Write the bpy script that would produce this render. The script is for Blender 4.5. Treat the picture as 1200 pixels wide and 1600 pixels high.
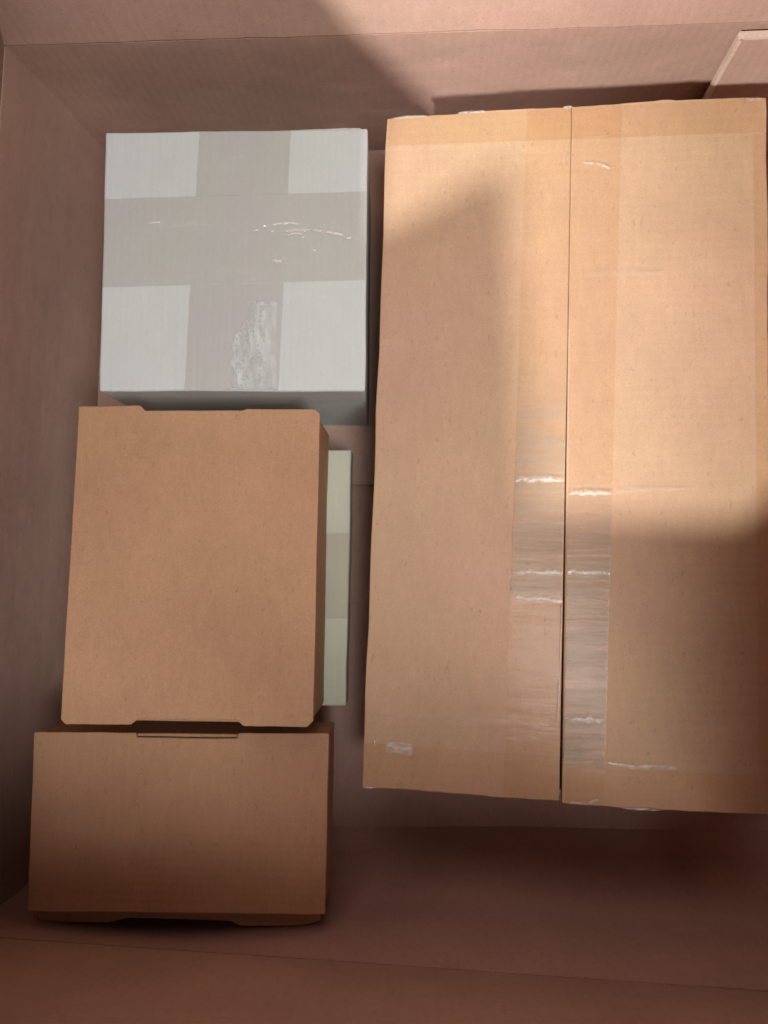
import bpy, bmesh, math, random
from mathutils import Vector, Matrix, noise

random.seed(7)
scene = bpy.context.scene
for o in list(bpy.data.objects):
    bpy.data.objects.remove(o, do_unlink=True)

# ------------------------------------------------------------------ camera
cam_data = bpy.data.cameras.new('camera')
cam = bpy.data.objects.new('camera', cam_data)
scene.collection.objects.link(cam)
scene.camera = cam
R = Matrix(((0.99913307, 0.0, 0.04163054),
            (0.00311086, 0.99720414, -0.07466069),
            (-0.04151415, 0.07472547, 0.99633964)))
cam.matrix_world = Matrix.Translation((0, 0, 0.54)) @ R.to_4x4()
cam_data.sensor_fit = 'VERTICAL'
cam_data.sensor_height = 24.0
cam_data.lens = 18.0
cam_data.clip_start = 0.005
cam_data.clip_end = 50.0
cam_data.dof.use_dof = True
cam_data.dof.focus_distance = 0.43
cam_data.dof.aperture_fstop = 6.5

# ------------------------------------------------------------------ light and exposure
world = bpy.data.worlds.new('World')
scene.world = world
world.use_nodes = True
bg = world.node_tree.nodes['Background']
bg.inputs['Color'].default_value = (1.0, 0.72, 0.72, 1)
bg.inputs['Strength'].default_value = 0.004


def lamp(name, kind, loc, energy, color, size, target=None, size_y=None):
    d = bpy.data.lights.new(name, kind)
    d.energy = energy
    d.color = color
    if kind == 'AREA':
        d.shape = 'RECTANGLE'
        d.size = size
        d.size_y = size_y
    else:
        d.shadow_soft_size = size
    o = bpy.data.objects.new(name, d)
    scene.collection.objects.link(o)
    o.location = loc
    if target is not None:
        o.rotation_euler = (Vector(target) - Vector(loc)).to_track_quat('-Z', 'Y').to_euler()
    return o


lamp('room_lamp', 'POINT', (-0.751, -0.891, 1.381), 198.0, (1.0, 0.97, 0.92), 0.046)
lamp('side_lamp', 'AREA', (0.285, -0.31, 1.46), 15.8, (1.0, 0.985, 0.97), 0.20, (-0.05, 0.10, 0.1), 0.66)  # added fill from the right, no known lamp there
lamp('hall_light', 'AREA', (-0.25, 1.10, 1.30), 4.4, (1.0, 0.74, 0.70), 1.0, (-0.05, -0.05, 0.1), 0.8)  # added warm fill from behind to lift the front row
lamp('ceiling_lamp', 'AREA', (0.36, -0.02, 1.40), 0.6, (1.0, 0.97, 0.93), 0.46, (0.20, 0.0, 0.1), 0.56)  # added overhead light for tape sheen, no fitting known

vs = scene.view_settings
vs.view_transform = 'Standard'
vs.look = 'None'
vs.exposure = 0.0
vs.gamma = 1.0
vs.use_curve_mapping = False

# ------------------------------------------------------------------ materials
def new_mat(name):
    m = bpy.data.materials.new(name)
    m.use_nodes = True
    nt = m.node_tree
    nt.nodes.clear()
    return m, nt


def kraft(name, col, flute_axis=None, flute_scale=170.0, flute=0.12, var=0.10, speck=0.10,
          rough=0.72, spec=0.25, flecks=0.16):
    """Corrugated paper: fibre speckle, soft blotches, faint flute lines."""
    m, nt = new_mat(name)
    N, L = nt.nodes, nt.links
    out = N.new('ShaderNodeOutputMaterial')
    b = N.new('ShaderNodeBsdfPrincipled')
    L.new(b.outputs[0], out.inputs[0])
    b.inputs['Roughness'].default_value = rough
    b.inputs['Specular IOR Level'].default_value = spec
    tc = N.new('ShaderNodeTexCoord')

    def noise_tex(scale, detail, rough_=0.6, stretch=None):
        n = N.new('ShaderNodeTexNoise')
        n.inputs['Scale'].default_value = scale
        n.inputs['Detail'].default_value = detail
        n.inputs['Roughness'].default_value = rough_
        if stretch:
            mp = N.new('ShaderNodeMapping')
            mp.inputs['Scale'].default_value = stretch
            L.new(tc.outputs['Object'], mp.inputs['Vector'])
            L.new(mp.outputs[0], n.inputs['Vector'])
        else:
            L.new(tc.outputs['Object'], n.inputs['Vector'])
        return n

    big = noise_tex(14.0, 4.0)
    fine = noise_tex(1100.0, 3.0, 0.7)
    mid = noise_tex(260.0, 5.0, 0.75, (1.0, 0.25, 1.0))

    def rng(node, lo, hi, fmin=0.25, fmax=0.75):
        r = N.new('ShaderNodeMapRange')
        r.inputs['From Min'].default_value = fmin
        r.inputs['From Max'].default_value = fmax
        r.inputs['To Min'].default_value = lo
        r.inputs['To Max'].default_value = hi
        L.new(node.outputs[0], r.inputs['Value'])
        return r

    def mul(a, c):
        x = N.new('ShaderNodeMath')
        x.operation = 'MULTIPLY'
        L.new(a.outputs[0], x.inputs[0])
        L.new(c.outputs[0], x.inputs[1])
        return x

    fleck = rng(noise_tex(420.0, 2.0, 0.5, (1.0, 0.45, 1.0)), 1.0, 1.0 - flecks, 0.66, 0.74)
    scuff = rng(noise_tex(48.0, 6.0, 0.72, (0.5, 1.6, 1.0)), 1.0, 1.09, 0.60, 0.72)
    f = mul(mul(fleck, scuff), mul(mul(rng(big, 1 - var, 1 + var), rng(fine, 1 - speck, 1 + speck)),
            rng(mid, 1 - speck * 0.6, 1 + speck * 0.6)))
    vm = N.new('ShaderNodeVectorMath')
    vm.operation = 'SCALE'
    vm.inputs[0].default_value = col
    L.new(f.outputs[0], vm.inputs['Scale'])
    # slow hue drift between pinker and yellower paper
    hue = noise_tex(9.0, 2.0)
    mixc = N.new('ShaderNodeMix')
    mixc.data_type = 'RGBA'
    mixc.blend_type = 'MULTIPLY'
    mixc.inputs['Factor'].default_value = 1.0
    ramp = N.new('ShaderNodeValToRGB')
    ramp.color_ramp.elements[0].position = 0.3
    ramp.color_ramp.elements[0].color = (1.0, 0.95, 0.97, 1)
    ramp.color_ramp.elements[1].position = 0.7
    ramp.color_ramp.elements[1].color = (0.97, 1.0, 0.93, 1)
    L.new(hue.outputs[0], ramp.inputs[0])
    L.new(vm.outputs[0], mixc.inputs[6])
    L.new(ramp.outputs[0], mixc.inputs[7])
    L.new(mixc.outputs[2], b.inputs['Base Color'])
    # relief
    bmp = N.new('ShaderNodeBump')
    bmp.inputs['Strength'].default_value = 0.18
    bmp.inputs['Distance'].default_value = 0.0004
    L.new(mid.outputs[0], bmp.inputs['Height'])
    bmp2 = N.new('ShaderNodeBump')
    bmp2.inputs['Strength'].default_value = 0.35
    bmp2.inputs['Distance'].default_value = 0.004
    wav = noise_tex(22.0, 2.0)
    L.new(wav.outputs[0], bmp2.inputs['Height'])
    L.new(bmp.outputs[0], bmp2.inputs['Normal'])
    last = bmp2
    if flute_axis:
        w = N.new('ShaderNodeTexWave')
        w.wave_type = 'BANDS'
        w.bands_direction = flute_axis
        w.inputs['Scale'].default_value = flute_scale
        w.inputs['Distortion'].default_value = 0.6
        w.inputs['Detail'].default_value = 1.0
        L.new(tc.outputs['Object'], w.inputs['Vector'])
        bmp3 = N.new('ShaderNodeBump')
        bmp3.inputs['Strength'].default_value = flute
        bmp3.inputs['Distance'].default_value = 0.0004
        L.new(w.outputs[0], bmp3.inputs['Height'])
        L.new(last.outputs[0], bmp3.inputs['Normal'])
        last = bmp3
    L.new(last.outputs[0], b.inputs['Normal'])
    return m


def tape_mat(name, tint, gloss=0.13, rough=0.22, wrinkle=0.5, stretch=(1, 1, 1), haze_amt=0.0,
             haze_col=(0.7, 0.68, 0.62)):
    """Thin clear packing tape: tinted see-through film with a glossy skin."""
    m, nt = new_mat(name)
    N, L = nt.nodes, nt.links
    out = N.new('ShaderNodeOutputMaterial')
    tr = N.new('ShaderNodeBsdfTransparent')
    tr.inputs[0].default_value = (*tint, 1)
    gl = N.new('ShaderNodeBsdfGlossy')
    gl.inputs['Roughness'].default_value = rough
    gl.inputs['Color'].default_value = (1, 1, 1, 1)
    tc = N.new('ShaderNodeTexCoord')
    mp = N.new('ShaderNodeMapping')
    mp.inputs['Scale'].default_value = stretch
    L.new(tc.outputs['Object'], mp.inputs['Vector'])
    n = N.new('ShaderNodeTexNoise')
    n.inputs['Scale'].default_value = 90.0
    n.inputs['Detail'].default_value = 5.0
    L.new(mp.outputs[0], n.inputs['Vector'])
    bmp = N.new('ShaderNodeBump')
    bmp.inputs['Strength'].default_value = wrinkle
    bmp.inputs['Distance'].default_value = 0.0012
    L.new(n.outputs[0], bmp.inputs['Height'])
    L.new(bmp.outputs[0], gl.inputs['Normal'])
    mx = N.new('ShaderNodeMixShader')
    mx.inputs[0].default_value = gloss
    L.new(tr.outputs[0], mx.inputs[1])
    L.new(gl.outputs[0], mx.inputs[2])
    last = mx
    if haze_amt > 0:
        df = N.new('ShaderNodeBsdfDiffuse')
        df.inputs[0].default_value = (*haze_col, 1)
        n2 = N.new('ShaderNodeTexNoise')
        n2.inputs['Scale'].default_value = 70.0
        n2.inputs['Detail'].default_value = 6.0
        L.new(mp.outputs[0], n2.inputs['Vector'])
        r = N.new('ShaderNodeMapRange')
        r.inputs['From Min'].default_value = 0.35
        r.inputs['From Max'].default_value = 0.65
        r.inputs['To Min'].default_value = haze_amt * 0.45
        r.inputs['To Max'].default_value = haze_amt
        L.new(n2.outputs[0], r.inputs['Value'])
        at = N.new('ShaderNodeAttribute')     # mask for painted sheen and glints, fray and torn paper
        at.attribute_name = 'lift_amount'
        ml = N.new('ShaderNodeMath')
        ml.operation = 'MULTIPLY'
        L.new(r.outputs[0], ml.inputs[0])
        L.new(at.outputs['Fac'], ml.inputs[1])
        m2 = N.new('ShaderNodeMixShader')
        L.new(ml.outputs[0], m2.inputs[0])
        L.new(mx.outputs[0], m2.inputs[1])
        L.new(df.outputs[0], m2.inputs[2])
        last = m2
    L.new(last.outputs[0], out.inputs[0])
    return m


M = {
    'carton': kraft('carton_inner_paper', (0.47, 0.312, 0.255), 'X', 55.0, 0.18, 0.10, 0.10),
    'carton_edge': kraft('carton_cut_edge', (0.64, 0.50, 0.41), None, 160.0, 0.1, 0.08, 0.14),
    'big': kraft('shipping_box_paper', (0.50, 0.333, 0.222), 'Y', 60.0, 0.10, 0.08, 0.10),
    'mailer': kraft('mailer_paper', (0.45, 0.262, 0.155), 'Y', 70.0, 0.12, 0.10, 0.13),
    'white': kraft('white_box_paper', (0.605, 0.665, 0.660), 'X', 75.0, 0.10, 0.03, 0.045, 0.6, flecks=0.02),
    'cream': kraft('thin_box_paper', (0.51, 0.52, 0.43), 'X', 75.0, 0.10, 0.06, 0.06, 0.6, flecks=0.02),
    'kraft_edge': kraft('worn_edge_paper', (0.58, 0.44, 0.34), None, var=0.15, speck=0.2),
    'tape_brown': tape_mat('clear_tape_on_kraft', (0.975, 0.948, 0.915), 0.005, 0.22, 0.3, (0.35, 1.6, 1)),
    'tape_band': tape_mat('clear_tape_band', (0.965, 0.930, 0.885), 0.005, 0.30, 0.4, (1.6, 0.35, 1)),
    'tape_cloudy': tape_mat('cloudy_lifted_tape', (1.0, 1.0, 1.0), 0.006, 0.24, 0.4, (0.25, 2.6, 1), 0.75,
                            (0.50, 0.425, 0.33)),  # beige haze painted as lamp sheen
    'tape_white': tape_mat('clear_tape_on_white', (0.915, 0.892, 0.880), 0.012, 0.30, 0.3, (1, 1, 1)),
    'bubble': tape_mat('air_bubble_under_tape', (1.0, 1.0, 1.0), 0.02, 0.2, 0.6, (1, 1, 1), 0.95,
                       (0.74, 0.66, 0.56)),  # pale haze painted as tape glints, also used for frayed edges
    'crease': tape_mat('pressed_crease_in_tape', (1.0, 1.0, 1.0), 0.004, 0.25, 0.6, (1, 1, 1), 0.28,
                       (0.70, 0.56, 0.44)),  # faint glint painted along creases
    'bubble_white': tape_mat('air_bubble_on_white', (1.0, 1.0, 1.0), 0.05, 0.16, 0.8, (1, 1, 1), 1.0,
                             (0.90, 0.90, 0.89)),  # white haze painted as glints on wrinkles
    'torn': tape_mat('torn_paper_under_tape', (1.0, 1.0, 1.0), 0.0, 0.25, 0.0, (2.2, 0.8, 1), 1.0,
                     (0.70, 0.745, 0.735)),
}

# ------------------------------------------------------------------ mesh helpers
def link(name, bm, mat, parent=None, bevel=0.0, segs=2, smooth=False):
    me = bpy.data.meshes.new(name)
    bmesh.ops.recalc_face_normals(bm, faces=bm.faces[:])
    bm.to_mesh(me)
    bm.free()
    o = bpy.data.objects.new(name, me)
    scene.collection.objects.link(o)
    me.materials.append(mat)
    if smooth:
        for p in me.polygons:
            p.use_smooth = True
    if parent is not None:
        o.parent = parent
        me.transform(Matrix.Translation(-parent_world(parent)))
    if bevel > 0:
        md = o.modifiers.new('soft_edges', 'BEVEL')
        md.width = bevel
        md.segments = segs
        md.limit_method = 'ANGLE'
        md.angle_limit = math.radians(40)
    return o


def parent_world(p):
    v = Vector(p.location)
    while p.parent is not None:
        p = p.parent
        v += Vector(p.location)
    return v


def thing(name, label, cat, loc, group=None):
    o = bpy.data.objects.new(name, None)
    scene.collection.objects.link(o)
    o.location = loc
    o.empty_display_size = 0.02
    o['label'] = label
    o['category'] = cat
    if group:
        o['group'] = group
    return o


def rough_line(a, b, n, amp, seed, axis=None):
    """Points from a (incl.) to b (excl.) with a small wander, as cut board has."""
    a, b = Vector(a), Vector(b)
    d = (b - a).normalized()
    side = Vector(axis).cross(d) if axis else Vector((0, 0, 1)).cross(d)
    L = (b - a).length
    out = []
    for i in range(n):
        t = i / n
        p = a.lerp(b, t)
        if i > 0:
            w = noise.noise(Vector((t * L * 28 + seed * 7.3, seed, 0.5))) \
                + 0.5 * noise.noise(Vector((t * L * 140 + seed * 3.1, seed, 2.5)))
            p = p + side * (amp * w)
        out.append(p)
    return out


def outline(pts, n=10, amp=0.0004, seed=1, axis=None, clean=()):
    res = []
    for i in range(len(pts)):
        a, b = Vector(pts[i]), Vector(pts[(i + 1) % len(pts)])
        k = n if (b - a).length > 0.02 else 1
        res += rough_line(a, b, k, amp * (0.12 if i in clean else 1.0), seed + i, axis)
    return res


def slab(pts, off):
    """A board: closed outline pts, thickness vector off."""
    bm = bmesh.new()
    off = Vector(off)
    A = [bm.verts.new(p) for p in pts]
    B = [bm.verts.new(Vector(p) + off) for p in pts]
    n = len(pts)
    bm.faces.new(A)
    bm.faces.new(B[::-1])
    for i in range(n):
        bm.faces.new((A[i], B[i], B[(i + 1) % n], A[(i + 1) % n]))
    return bm


def hexa(top, bot):
    bm = bmesh.new()
    T = [bm.verts.new(p) for p in top]
    B = [bm.verts.new(p) for p in bot]
    n = len(T)
    bm.faces.new(T)
    bm.faces.new(B[::-1])
    for i in range(n):
        bm.faces.new((T[i], B[i], B[(i + 1) % n], T[(i + 1) % n]))
    return bm


def sheet(corners, zf, nu=24, nv=8, lift=0.0003, bump=0.00015, seed=3, edge=0.0003, fade=None):
    """A film laid on a top face: four corners (xy), draped at zf(x, y) + lift."""
    bm = bmesh.new()
    c = [Vector((p[0], p[1])) for p in corners]
    lay = bm.verts.layers.float.new('lift_amount')
    g = []
    for i in range(nu + 1):
        row = []
        u = i / nu
        for j in range(nv + 1):
            v = j / nv
            p = (c[0].lerp(c[1], u)).lerp(c[3].lerp(c[2], u), v)
            if j in (0, nv) or i in (0, nu):
                p = p + Vector((noise.noise(Vector((u * 9, v * 9, seed))),
                                noise.noise(Vector((u * 9, v * 9, seed + 5))))) * edge
            h = max(0.0, noise.noise(Vector((p.x * 60, p.y * 60, seed)))) * bump
            vt = bm.verts.new((p.x, p.y, zf(p.x, p.y) + lift + h))
            vt[lay] = fade(u, v, p) if fade else 1.0
            row.append(vt)
        g.append(row)
    for i in range(nu):
        for j in range(nv):
            bm.faces.new((g[i][j], g[i + 1][j], g[i + 1][j + 1], g[i][j + 1]))
    return bm


def ridge(path, zf, width, height, lift=0.0004, seed=1, boost=1.0):
    """A lifted fold of tape along a path: a low arched strip with tapering ends."""
    bm = bmesh.new()
    lay = bm.verts.layers.float.new('lift_amount')
    pts = []
    for k in range(len(path) - 1):
        a, b = Vector(path[k]), Vector(path[k + 1])
        m = 10
        for i in range(m):
            pts.append(a.lerp(b, i / m))
    pts.append(Vector(path[-1]))
    n = len(pts)
    rows = []
    for i, p in enumerate(pts):
        t = i / (n - 1)
        d = (pts[min(i + 1, n - 1)] - pts[max(i - 1, 0)]).normalized()
        s = Vector((-d.y, d.x))
        w = width * (0.35 + 0.65 * math.sin(math.pi * min(max(t, 0.04), 0.96)) ** 0.5)
        w *= 1 + 0.45 * noise.noise(Vector((t * 9, seed, 0)))
        p = p + s * (width * 0.22 * noise.noise(Vector((t * 4, seed, 4))))
        row = []
        for k in range(7):
            q = p + s * (w * (k / 6 - 0.5))
            h = height * math.sin(math.pi * k / 6) * math.sin(math.pi * min(max(t, 0.02), 0.98)) ** 0.4
            vt = bm.verts.new((q.x, q.y, zf(q.x, q.y) + lift + h))
            am = 0.62 + 0.75 * noise.noise(Vector((q.x * 330, q.y * 330, seed))) + 0.35 * noise.noise(Vector((q.x * 900, q.y * 900, seed)))
            am *= (0.0, 0.55, 1.0, 1.0, 0.8, 0.35, 0.0)[k] * min(1.0, 7 * t + 0.15, 7 * (1 - t) + 0.15)
            vt[lay] = min(max(am * boost, 0.0), 1.0)
            row.append(vt)
        rows.append(row)
    for i in range(n - 1):
        for k in range(6):
            bm.faces.new((rows[i][k], rows[i + 1][k], rows[i + 1][k + 1], rows[i][k + 1]))
    return bm


# ------------------------------------------------------------------ the big open carton
RIM = 0.130
T = 0.004
carton = thing('open_carton', 'large open brown cardboard carton that holds all the smaller boxes', 'carton', (0, 0, -0.004))


def wall_grid(p_floor, p_rim, bulge, n=26, m=8, seed=1, thick=(0, 0, 0)):
    """A carton wall as a bent board: lists of floor and rim points, bulge(t, h) along thick."""
    bm = bmesh.new()
    f0, f1 = Vector(p_floor[0]), Vector(p_floor[1])
    r0, r1 = Vector(p_rim[0]), Vector(p_rim[1])
    th = Vector(thick)
    nrm = th.normalized()
    fr, bk = [], []
    for i in range(n + 1):
        t = i / n
        a, b = [], []
        for j in range(m + 1):
            h = j / m
            p = f0.lerp(f1, t).lerp(r0.lerp(r1, t), h)
            w = (0.0022 - 0.0020 * h) * noise.noise(Vector((t * 4, h * 2, seed))) + bulge(t, h)
            p = p + nrm * w
            a.append(bm.verts.new(p))
            b.append(bm.verts.new(p + th))
        fr.append(a)
        bk.append(b)
    for i in range(n):
        for j in range(m):
            bm.faces.new((fr[i][j], fr[i + 1][j], fr[i + 1][j + 1], fr[i][j + 1]))
            bm.faces.new((bk[i][j], bk[i][j + 1], bk[i + 1][j + 1], bk[i + 1][j]))
        for (q, s) in ((0, 1), (m, -1)):
            bm.faces.new((fr[i][q], fr[i + 1][q], bk[i + 1][q], bk[i][q]))
    for j in range(m):
        for q in (0, n):
            bm.faces.new((fr[q][j], fr[q][j + 1], bk[q][j + 1], bk[q][j]))
    return bm


XR = 0.262
# floor board and the shorter bottom flap on it
link('floor_panel', slab(outline([(-0.245, -0.20, 0), (XR + 0.004, -0.20, 0), (XR + 0.004, 0.312, 0), (-0.245, 0.312, 0)], 6, 0.0),
                         (0, 0, -T)), M['carton'], carton)
link('bottom_flap', slab(outline([(-0.230, 0.0605, 0.0042), (XR - 0.002, 0.058, 0.0042), (XR - 0.002, 0.303, 0.0042), (-0.224, 0.303, 0.0042)],
                                 16, 0.0007, 4), (0, 0, -0.004)), M['carton'], carton, 0.0004)
# walls
link('wall', wall_grid([(-0.244, 0.306, 0), (XR + 0.004, 0.306, 0)], [(-0.244, 0.2985, RIM), (XR + 0.004, 0.3015, RIM)],
                       lambda t, h: 0.003 * math.sin(math.pi * t) * math.sin(math.pi * h), thick=(0, T, 0), seed=2), M['carton'], carton, smooth=False)
link('wall', wall_grid([(-0.2425, -0.176, 0), (XR + 0.004, -0.174, 0)], [(-0.2530, -0.1915, RIM), (XR + 0.004, -0.214, RIM)],
                       lambda t, h: 0.020 * math.sin(math.pi * h ** 0.75) * math.exp(-((t - 0.18) / 0.20) ** 2)
                       + 0.006 * math.sin(math.pi * h ** 0.8),
                       thick=(0, -T, 0), seed=5), M['carton'], carton)
link('wall', wall_grid([(-0.2260, 0.3065, 0), (-0.2400, -0.215, 0)], [(-0.2350, 0.3010, RIM), (-0.2490, -0.222, RIM)],
                       lambda t, h: 0.003 * math.sin(math.pi * t) * math.sin(math.pi * h), thick=(-T, 0, 0), seed=8), M['carton'], carton)
link('wall', wall_grid([(XR, 0.3055, 0), (XR, -0.174, 0)], [(XR, 0.2965, RIM), (XR, -0.21, RIM)],
                       lambda t, h: 0.0, thick=(T, 0, 0), seed=9), M['carton'], carton)


def flap(base0, base1, profile, lean, thick, seed):
    """A raised flap: profile of (s, h) above the scored rim from base0 to base1, leaning by lean per metre."""
    b0, b1 = Vector(base0), Vector(base1)
    u = (b1 - b0)
    ln = u.length
    u = u / ln
    le = Vector(lean)
    ax = u.cross(le).normalized()
    pts = [b0 + u * s + le * h for (s, h) in profile]
    return slab(outline(pts, 18, 0.0007, seed, ax), thick)


# back flap (continues the far wall above its score line)
link('flap', flap((-0.246, 0.2981, RIM + 0.0003), (XR, 0.3011, RIM + 0.0003),
                  [(0.0, 0), (0.16, 0.0005), (0.33, 0.0004), (0.499, 0), (0.496, 0.16), (0.0, 0.16)], (0, 0.10, 1), (0, T, 0), 3),
     M['carton'], carton, 0.0006)
# front flap, springing a little inwards; unseen stepped top shaped for its shadow edge
link('flap', flap((-0.246, -0.1920, RIM + 0.0004), (XR, -0.2140, RIM + 0.0004),
                  [(0.002, 0), (0.25, 0), (0.506, 0), (0.396, 0.262), (0.372, 0.345), (0.268, 0.340), (0.236, 0.240), (0.086, 0.236)], (0, 0.19, 1), (0, -T, 0), 6),
     M['carton'], carton, 0.0006)
# left flap: unseen taller tab at its near end, shaped for the diagonal shadow
link('flap', flap((-0.2490, -0.195, RIM + 0.0004), (-0.2358, 0.295, RIM + 0.0004),
                  [(-0.004, 0), (0.482, 0), (0.504, 0.0), (0.512, 0.226), (0.175, 0.227), (0.152, 0.293), (-0.060, 0.310)],
                  (0.35, 0, 1), (-T, 0, 0), 9), M['carton'], carton, 0.0006)
# right flap, unseen, stood up to block fill from the box's right half
link('flap', flap((XR + 0.004, 0.292, RIM + 0.001), (XR + 0.004, -0.205, RIM + 0.001),
                  [(0.0, 0), (0.504, 0), (0.490, 0.262), (0.004, 0.262)], (-0.42, 0, 1), (T, 0, 0), 12), M['carton'], carton, 0.0006)
# second layer of board at the far right corner, cut edge showing
cp = link('corner_panel', slab(outline([(0.1838, 0.2945, 0.005), (0.257, 0.2945, 0.005), (0.257, 0.2945, 0.1285), (0.1795, 0.2945, 0.1265)], 8, 0.0004, 21, (0, 1, 0)),
                               (0, 0.0042, 0)), M['carton'], carton, 0.0003)
link('cut_edge', slab(outline([(0.1831, 0.2938, 0.008), (0.1851, 0.2938, 0.008), (0.1813, 0.2938, 0.1268), (0.1788, 0.2938, 0.1268)], 10, 0.0003, 22, (0, 1, 0)),
                      (0, 0.004, 0)), M['carton_edge'], cp)
link('cut_edge', slab(outline([(0.1797, 0.2938, 0.1262), (0.257, 0.2938, 0.1283), (0.257, 0.2938, 0.1300), (0.1790, 0.2938, 0.1280)], 10, 0.0003, 25, (0, 1, 0)),
                      (0, 0.004, 0)), M['carton_edge'], cp)

# ------------------------------------------------------------------ big taped shipping box
def zb(x, y):
    return 0.108 + 0.052 * (x + 0.03)


def b3(x, y, dz=0.0):
    return (x, y, zb(x, y) + dz)


ship = thing('shipping_box', 'large brown shipping box with a slit taped seam down its middle', 'box', (0.083, 0.070, 0.0))
# hollow body: four walls under the flaps
LB, RB = (-0.0160, 0.2625), (0.1960, 0.2630)
LF, RF = (-0.0290, -0.1185), (0.1868, -0.1265)
WT = 0.003


def body_wall(a, b, inward, seed):
    iv = Vector((inward[0], inward[1], 0))
    top = [b3(a[0], a[1], -0.0042), b3(b[0], b[1], -0.0042)]
    pts = [Vector((a[0], a[1], 0.0045)), Vector((b[0], b[1], 0.0045)), Vector(top[1]), Vector(top[0])]
    return slab(outline(pts, 8, 0.0002, seed, iv), iv * WT)


link('side_wall', body_wall((LB[0], LB[1] - 0.0005), (RB[0], RB[1] - 0.0005), (0, -1), 1), M['big'], ship, 0.0005)
link('side_wall', body_wall((LF[0], LF[1] + 0.0008), (RF[0], RF[1] + 0.0008), (0, 1), 2), M['big'], ship, 0.0005)
link('side_wall', body_wall((LB[0] + 0.0006, LB[1] - 0.004), (LF[0] + 0.0006, LF[1] + 0.0042), (1, 0), 3), M['big'], ship, 0.0005)
link('side_wall', body_wall((RB[0] - 0.0006, RB[1] - 0.004), (RF[0] - 0.0006, RF[1] + 0.0042), (-1, 0), 4), M['big'], ship, 0.0005)
link('base_panel', slab([(-0.012, 0.256, 0.0085), (0.190, 0.256, 0.0085), (0.182, -0.118, 0.0085), (-0.023, -0.112, 0.0085)], (0, 0, -0.003)), M['big'], ship)

SB, SF = 0.0893, 0.0775   # seam x at the back and at the front


def top_flap(edge, seed, clean):
    return slab(outline([b3(*p) for p in edge], 22, 0.0006, seed, None, clean), (0, 0, -0.0038))


left_flap = link('top_flap', top_flap([(-0.0168, 0.2637), (0.0407, 0.2654), (SB - 0.00002, 0.2650), (0.08478, 0.12), (SF - 0.0006, -0.1238), (0.038, -0.1222), (-0.0297, -0.1195)], 31, (2, 3)),
                 M['big'], ship, 0.0007)
right_flap = link('top_flap', top_flap([(SB + 0.00006, 0.2650), (0.1449, 0.2662), (0.1962, 0.2645), (0.1915, 0.07), (0.1870, -0.1280), (0.1124, -0.1264), (SF + 0.0008, -0.1246), (0.08500, 0.12)], 37, (6, 7)),
                  M['big'], ship, 0.0007)


def seam(y):
    return SF + (SB - SF) * (y - (-0.124)) / (0.265 + 0.124)


# seam tape: whole at the far end, slit into two halves nearer
def tl(y):   # left edge of the seam tape
    return 0.0482 + (0.0632 - 0.0482) * (y + 0.097) / 0.345


def tr(y):
    return 0.1008 + (0.1163 - 0.1008) * (y + 0.112) / 0.358


ys = 0.135
link('seam_tape', sheet([(tl(0.2645), 0.2645), (tr(0.2650), 0.2650), (tr(ys), ys), (tl(ys), ys)], zb, 20, 40, 0.0005, 0.0001, 3), M['tape_brown'], ship, smooth=True)
link('seam_tape', sheet([(tl(ys), ys), (seam(ys) - 0.0007, ys), (SF - 0.0014, -0.1236), (tl(-0.1226), -0.1226)], zb, 10, 60, 0.0005, 0.0001, 5), M['tape_brown'], ship, smooth=True)
link('seam_tape', sheet([(seam(ys) + 0.0010, ys), (tr(ys), ys), (tr(-0.126), -0.126), (SF + 0.0016, -0.1246)], zb, 10, 60, 0.0005, 0.0001, 7), M['tape_brown'], ship, smooth=True)
# end tapes across both short ends
link('end_tape', sheet([(-0.0160, 0.2634), (0.1950, 0.2640), (0.1940, 0.2435), (-0.0165, 0.2465)], zb, 40, 6, 0.0009, 0.0001, 9), M['tape_band'], ship, smooth=True)
link('end_tape', sheet([(-0.0287, -0.0955), (0.0765, -0.1000), (0.0762, -0.1232), (-0.0291, -0.1190)], zb, 24, 6, 0.0009, 0.0001, 11), M['tape_band'], ship, smooth=True)
link('end_tape', sheet([(0.0800, -0.1050), (0.1868, -0.1075), (0.1866, -0.1275), (0.0794, -0.1242)], zb, 24, 6, 0.0009, 0.0001, 13), M['tape_band'], ship, smooth=True)
link('end_tape', sheet([(0.1880, 0.2430), (0.1950, 0.2430), (0.1868, -0.1070), (0.1800, -0.1070)], zb, 4, 40, 0.0007, 0.0001, 15), M['tape_band'], ship, smooth=True)
# lamp sheen on the slit tape, painted as pale streaky haze
def smooth01(a, b, x):
    t = min(max((x - a) / (b - a), 0.0), 1.0)
    return t * t * (3 - 2 * t)


def sheen_fade(y0, y1, y2, y3, seed, base=0.55):
    def f(u, v, p):
        a = smooth01(y0, y1, p.y) * (1 - smooth01(y2, y3, p.y))
        n = noise.noise(Vector((p.x * 30, p.y * 160, seed))) + 0.6 * noise.noise(Vector((p.x * 60, p.y * 420, seed)))
        return min(max(a * (base + 0.42 * n), 0.0), 1.0)
    return f


link('lifted_tape', sheet([(tl(0.13) + 0.0003, 0.13), (seam(0.13) - 0.0010, 0.13), (seam(-0.018) - 0.0012, -0.018), (tl(-0.018) + 0.0003, -0.018)], zb, 16, 110, 0.0014, 0.0005, 17,
                          fade=sheen_fade(-0.0165, -0.0100, 0.055, 0.13, 17.0, 0.50)), M['tape_cloudy'], ship, smooth=True)
link('lifted_tape', sheet([(seam(0.05) + 0.0012, 0.05), (tr(0.05) - 0.0002, 0.05), (tr(-0.108) - 0.0002, -0.108), (seam(-0.108) + 0.0016, -0.108)], zb, 16, 120, 0.0014, 0.0005, 19,
                          fade=sheen_fade(-0.1065, -0.1030, 0.015, 0.05, 19.0, 0.58)), M['tape_cloudy'], ship, smooth=True)


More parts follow.
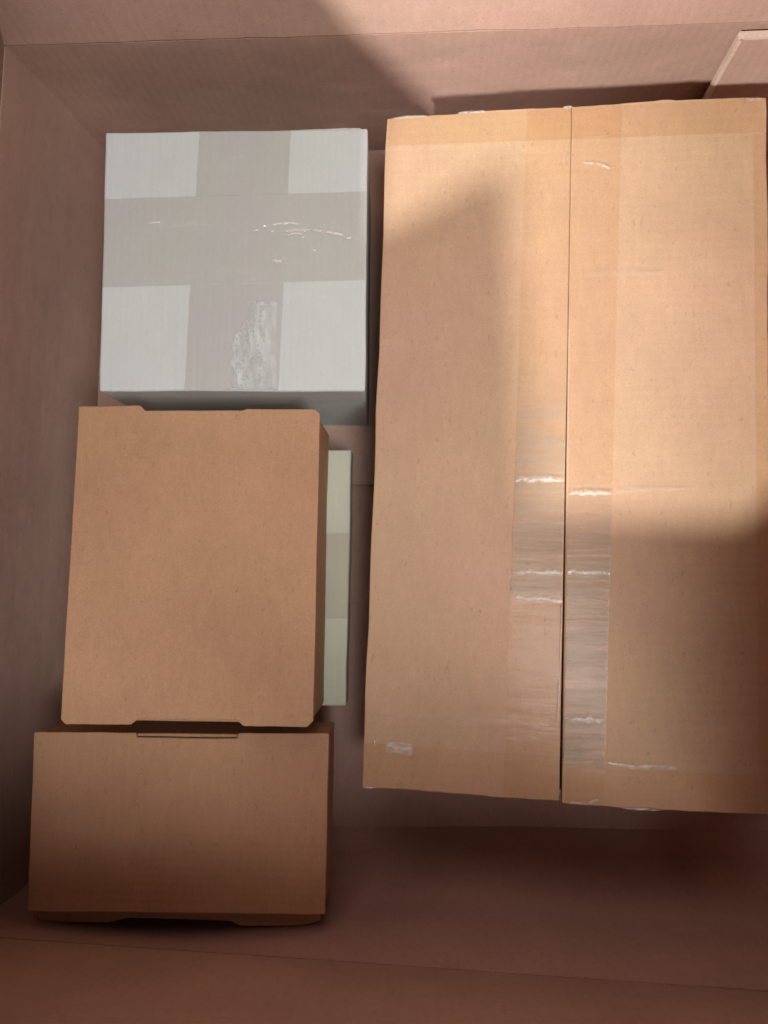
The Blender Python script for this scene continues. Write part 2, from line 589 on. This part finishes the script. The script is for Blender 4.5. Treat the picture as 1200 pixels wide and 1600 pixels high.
# tape folds with glints painted on as pale haze, each a raised strip (from pixels of a flat plan: x, y in metres)
def fold(path, w, h, mat='bubble', seed=1, name='tape_fold', z=zb, parent=None, lift=0.0016):
    return link(name, ridge(path, z, w, h, lift, seed), M[mat], parent or ship, smooth=True)


fold([(tl(.05) + .0004, .0500), (.066, .0506), (seam(.05) - .0010, .0503)], .0050, .0005, seed=1)
fold([(tl(-.002) + .0004, -.0010), (.066, -.0008), (seam(0) - .0012, -.0012)], .0056, .0006, seed=2)
fold([(tl(-.016) + .0004, -.0150), (.065, -.0154), (seam(-.016) - .0012, -.0164)], .0048, .0006, seed=3)
fold([(seam(.043) + .0014, .0422), (.095, .0428), (tr(.043) - .0005, .0426)], .0042, .0004, seed=4)
fold([(seam(0) + .0014, -.0010), (.092, -.0008), (tr(0) - .0004, -.0012)], .0052, .0005, seed=5)
fold([(seam(-.02) + .0014, -.0160), (.092, -.0158), (tr(-.02) - .0030, -.0160)], .0030, .0003, 'crease', 25)
fold([(seam(-.05) + .0014, -.0530), (.091, -.0526), (tr(-.05) - .0004, -.0528)], .0040, .0003, 'crease', 26)
fold([(seam(-.08) + .0014, -.0800), (.090, -.0804), (tr(-.08) - .0004, -.0800)], .0062, .0007, seed=6)
fold([(.093, .1660), (.108, .1664), (.120, .1658), (.138, .1660)], .0060, .0003, 'crease', 7)
fold([(.1000, .0420), (.115, .0440), (.150, .0446)], .0040, .0002, 'crease', 27)
fold([(-.026, -.0790), (.010, -.0812), (.046, -.0822), (.072, -.0840)], .0050, .0002, 'crease', 28)
fold([(.060, -.0850), (.068, -.0856), (.0765, -.0850)], .0040, .0003, 'crease', 29)
fold([(.1025, -.1030), (.116, -.1042), (.128, -.1040), (.139, -.1046)], .0040, .0004, seed=8)
fold([(.094, .2310), (.104, .2290), (.1105, .2262)], .0026, .0003, seed=9)
fold([(.0985, .2452), (.1105, .2462)], .0020, .0003, 'crease', seed=10)
fold([(.0868, .2440), (.0850, .2360), (.0835, .2270)], .0030, .0003, 'crease', seed=11)
# crumpled bit near the near left corner, its white shine painted in
pt = link('torn_patch', sheet([(-0.0176, -0.0925), (-0.0010, -0.0945), (-0.0015, -0.1020), (-0.0174, -0.1004)], zb, 30, 16, 0.0015, 0.0010, 41, 0.0010,
                              fade=lambda u, v, p: min(max((0.85 + 1.1 * noise.noise(Vector((p.x * 260, p.y * 620, 4)))) * min(1, 6 * u, 6 * (1 - u)) * min(1, 5 * v, 5 * (1 - v)), 0), 1)),
          M['bubble'], ship, smooth=True)
fold([(-.0230, -.0930), (-.0228, -.0968)], .0014, .0004, seed=12)
# worn paper along the slit and the near edge
for k, (a, b) in enumerate([((SF - .0004, -.012), (SF - .0008, -.055)), ((SF - .0012, -.058), (SF - .0018, -.083)), ((SF + .0026, -.093), (SF + .0022, -.103))]):
    fold([(a[0] + (a[1] + .124) * .0303 - .0008, a[1]), (b[0] + (b[1] + .124) * .0303 - .0008, b[1])], .0011, .0004, 'bubble', 50 + k, 'frayed_edge')
for k, (a, b) in enumerate([((-.0292, -.1188), (-.0230, -.1192)), ((.0815, -.1240), (.0905, -.1240)), ((.0915, -.1238), (.0975, -.1216)), ((.1090, -.1258), (.1300, -.1264)),
                            ((-.0140, .2628), (.0060, .2634)), ((.0240, .2640), (.0400, .2642)), ((.0840, .2640), (.0895, .2640)), ((.1860, .2628), (.1935, .2632))]):
    fold([a, b], .0022, .0006, 'bubble', 60 + k, 'frayed_edge', lift=0.0012)

# ------------------------------------------------------------------ white cube box with crossed tape
def zw(x, y):
    return 0.1100


cube = thing('white_box', 'square white box with clear tape crossed over its top', 'box', (-0.106, 0.180, 0.0043))
Wt = [(-0.1842, 0.2582), (-0.0282, 0.2574), (-0.0290, 0.1012), (-0.1830, 0.1022)]
Wb = [(-0.1842, 0.2582), (-0.0325, 0.2574), (-0.0335, 0.1012), (-0.1830, 0.1022)]
bm = hexa(outline([(x, y, 0.11) for x, y in Wt], 14, 0.0004, 71), outline([(x, y, 0.0043) for x, y in Wb], 14, 0.0004, 71))
link('body', bm, M['white'], cube, 0.0014, 3)
link('tape', sheet([(-0.1275, 0.2572), (-0.0732, 0.2568), (-0.0745, 0.2180), (-0.1289, 0.2173)], zw, 10, 12, 0.0004, 0.0001, 73), M['tape_white'], cube, smooth=True)
link('tape', sheet([(-0.1309, 0.1642), (-0.0763, 0.1651), (-0.0786, 0.1020), (-0.1331, 0.1026)], zw, 10, 16, 0.0004, 0.0001, 74), M['tape_white'], cube, smooth=True)
link('tape', sheet([(-0.1836, 0.2167), (-0.0288, 0.2185), (-0.0292, 0.1659), (-0.1836, 0.1633)], zw, 30, 10, 0.0008, 0.0001, 75), M['tape_white'], cube, smooth=True)
# lip of the lid behind the far edge
link('lid_lip', slab(outline([(-0.1800, 0.2580, 0.100), (-0.0330, 0.2580, 0.100), (-0.0330, 0.2635, 0.100), (-0.1790, 0.2622, 0.100)], 14, 0.0005, 77), (0, 0, -0.03)), M['white'], cube, 0.0004)


def wfold(path, w=.0010, h=.0005, seed=1, mat='bubble_white', name='tape_fold'):  # wrinkle with its highlight painted on as white haze
    return link(name, ridge(path, zw, w, h, 0.0011, seed, 2.0), M[mat], cube, smooth=True)


def wp(px, py):   # plan position on the white top from the sheet's own grid (0..1 across, 0..1 down)
    return (-0.1836 + 0.155 * px, 0.2578 - 0.156 * py)


for k, (path, w) in enumerate([
    ([(.60, .385), (.625, .375)], .0009), ([(.645, .375), (.70, .368), (.75, .372)], .0013),
    ([(.685, .402), (.74, .395), (.80, .398), (.845, .404)], .0014), ([(.69, .418), (.735, .408), (.76, .410)], .0010),
    ([(.845, .405), (.885, .412), (.915, .420)], .0012), ([(.915, .434), (.945, .428)], .0009),
    ([(.565, .402), (.595, .392)], .0006), ([(.64, .402), (.655, .400)], .0007), ([(.755, .428), (.770, .420)], .0008),
    ([(.645, .510), (.685, .516)], .0013), ([(.18, .362), (.225, .358)], .0008), ([(.795, .472), (.812, .474)], .0010)]):
    wfold([wp(*p) for p in path], w * 1.9, .0004, 80 + k)
# patch of torn paper stuck to the tape near the front
def speckle(u, v, p):
    # ragged left side, broken into short upright dashes where the film still holds
    step = 0.10 + 0.42 * (1 - smooth01(0.0, 0.55, v)) + 0.06 * noise.noise(Vector((v * 9, 2, 7)))
    a = smooth01(step - 0.03, step + 0.03, u) * smooth01(0.0, 0.05, v + 0.08 * noise.noise(Vector((u * 8, 1, 3))))
    d = noise.noise(Vector((p.x * 420, p.y * 130, 9))) + 0.7 * noise.noise(Vector((p.x * 900, p.y * 700, 5)))
    hold = 1 - smooth01(0.05, 0.45, d) * (1 - smooth01(0.45, 0.95, u))
    return min(max(a * hold, 0), 1) * 0.9


q0, q1, q2, q3 = wp(.485, .66), wp(.668, .66), wp(.668, .992), wp(.485, .992)
link('torn_patch', sheet([q0, q1, q2, q3], zw, 60, 90, 0.0012, 0.0001, 91, 0.0002, fade=speckle), M['torn'], cube, smooth=True)

# ------------------------------------------------------------------ low boxes under the mailer
low = thing('flat_kraft_box', 'flat brown box at the bottom under the thin white box', 'box', (-0.12, -0.004, 0.0))
q = [(-0.190, 0.054), (-0.049, 0.054), (-0.051, -0.078), (-0.192, -0.078)]
link('body', hexa(outline([(x, y, 0.044) for x, y in q], 8, 0.0003, 101), outline([(x, y, 0.0) for x, y in q], 8, 0.0003, 101)), M['mailer'], low, 0.001)

thin = thing('thin_white_box', 'thin white box mostly hidden under the brown notched mailer box', 'box', (-0.12, -0.004, 0.0443))
q = [(-0.186, 0.0750), (-0.0407, 0.0752), (-0.0430, -0.0838), (-0.188, -0.0845)]
link('body', hexa(outline([(x, y, 0.0618) for x, y in q], 14, 0.0005, 103), outline([(x, y, 0.0443) for x, y in q], 14, 0.0005, 103)), M['cream'], thin, 0.0012, 3)


def zt(x, y):
    return 0.0618


link('tape', sheet([(-0.110, 0.0235), (-0.0406, 0.0225), (-0.0422, -0.0305), (-0.110, -0.0300)], zt, 10, 8, 0.0005, 0.0002, 105), M['tape_white'], thin, smooth=True)
link('tape_fold', ridge([(-0.0460, -0.0295), (-0.0425, -0.0302)], zt, .0012, .0006, 0.001, 3), M['bubble_white'], thin, smooth=True)

# ------------------------------------------------------------------ upper mailer with corner notches
mail = thing('mailer_box', 'plain brown mailer box with notched ends, raised beside the white box', 'box', (-0.122, 0.002, 0.0635))
ZM = 0.1250
top = [(-0.1880, 0.0902), (-0.1530, 0.0905), (-0.1505, 0.0876), (-0.0960, 0.0874), (-0.0935, 0.0882), (-0.0555, 0.0878), (-0.0528, 0.0852),
       (-0.0548, -0.0808), (-0.0582, -0.0842), (-0.0925, -0.0840), (-0.0962, -0.0806), (-0.1495, -0.0806), (-0.1535, -0.0838), (-0.1895, -0.0842), (-0.1922, -0.0815)]
link('lid', slab(outline([(x, y, ZM) for x, y in top], 14, 0.00025, 111), (0, 0, -0.0022)), M['mailer'], mail, 0.0007, 3)
q = [(-0.1866, 0.0866), (-0.0548, 0.0852), (-0.0565, -0.0822), (-0.1908, -0.0824)]
link('body', hexa(outline([(x, y, ZM - 0.0026) for x, y in q], 12, 0.0003, 113), outline([(x, y, 0.0635) for x, y in q], 12, 0.0003, 113)), M['mailer'], mail, 0.001)

# ------------------------------------------------------------------ lower mailer
prop = thing('flat_kraft_box', 'small brown box standing under the nearest mailer box', 'box', (-0.145, -0.135, 0.0))
q = [(-0.205, -0.100), (-0.072, -0.100), (-0.072, -0.166), (-0.205, -0.166)]
link('body', hexa(outline([(x, y, 0.0655) for x, y in q], 8, 0.0003, 127), outline([(x, y, 0.0) for x, y in q], 8, 0.0003, 127)), M['mailer'], prop, 0.001)
lowm = thing('mailer_box', 'plain brown box nearest the viewer, wider than deep, at the lower left', 'box', (-0.132, -0.140, 0.066))
ZL = 0.1050
top = [(-0.2166, -0.0925), (-0.1580, -0.0922), (-0.1572, -0.0948), (-0.1005, -0.0946), (-0.0998, -0.0918), (-0.0485, -0.0914),
       (-0.0497, -0.1890), (-0.2166, -0.1908)]
link('lid', slab(outline([(x, y, ZL) for x, y in top], 14, 0.00035, 121), (0, 0, -0.0024)), M['mailer'], lowm, 0.0008, 3)
q = [(-0.2150, -0.0935), (-0.0496, -0.0926), (-0.0508, -0.1868), (-0.2150, -0.1885)]
link('body', hexa(outline([(x, y, ZL - 0.0028) for x, y in q], 12, 0.0003, 123), outline([(x, y, 0.066) for x, y in q], 12, 0.0003, 123)), M['mailer'], lowm, 0.001)
top = [(-0.2190, -0.1880), (-0.0540, -0.1865), (-0.0545, -0.1990), (-0.0640, -0.2020), (-0.1000, -0.2030), (-0.1060, -0.2004), (-0.1660, -0.2000), (-0.1760, -0.2028), (-0.2180, -0.2030)]
link('tuck_flap', slab(outline([(x, y, 0.0895) for x, y in top], 10, 0.0004, 125), (0, 0, -0.002)), M['mailer'], lowm, 0.0006)

# ------------------------------------------------------------------ render settings
scene.render.engine = 'CYCLES'
scene.cycles.samples = 160
scene.cycles.max_bounces = 10
scene.cycles.diffuse_bounces = 6
scene.cycles.transparent_max_bounces = 16
scene.render.resolution_x = 768
scene.render.resolution_y = 1024
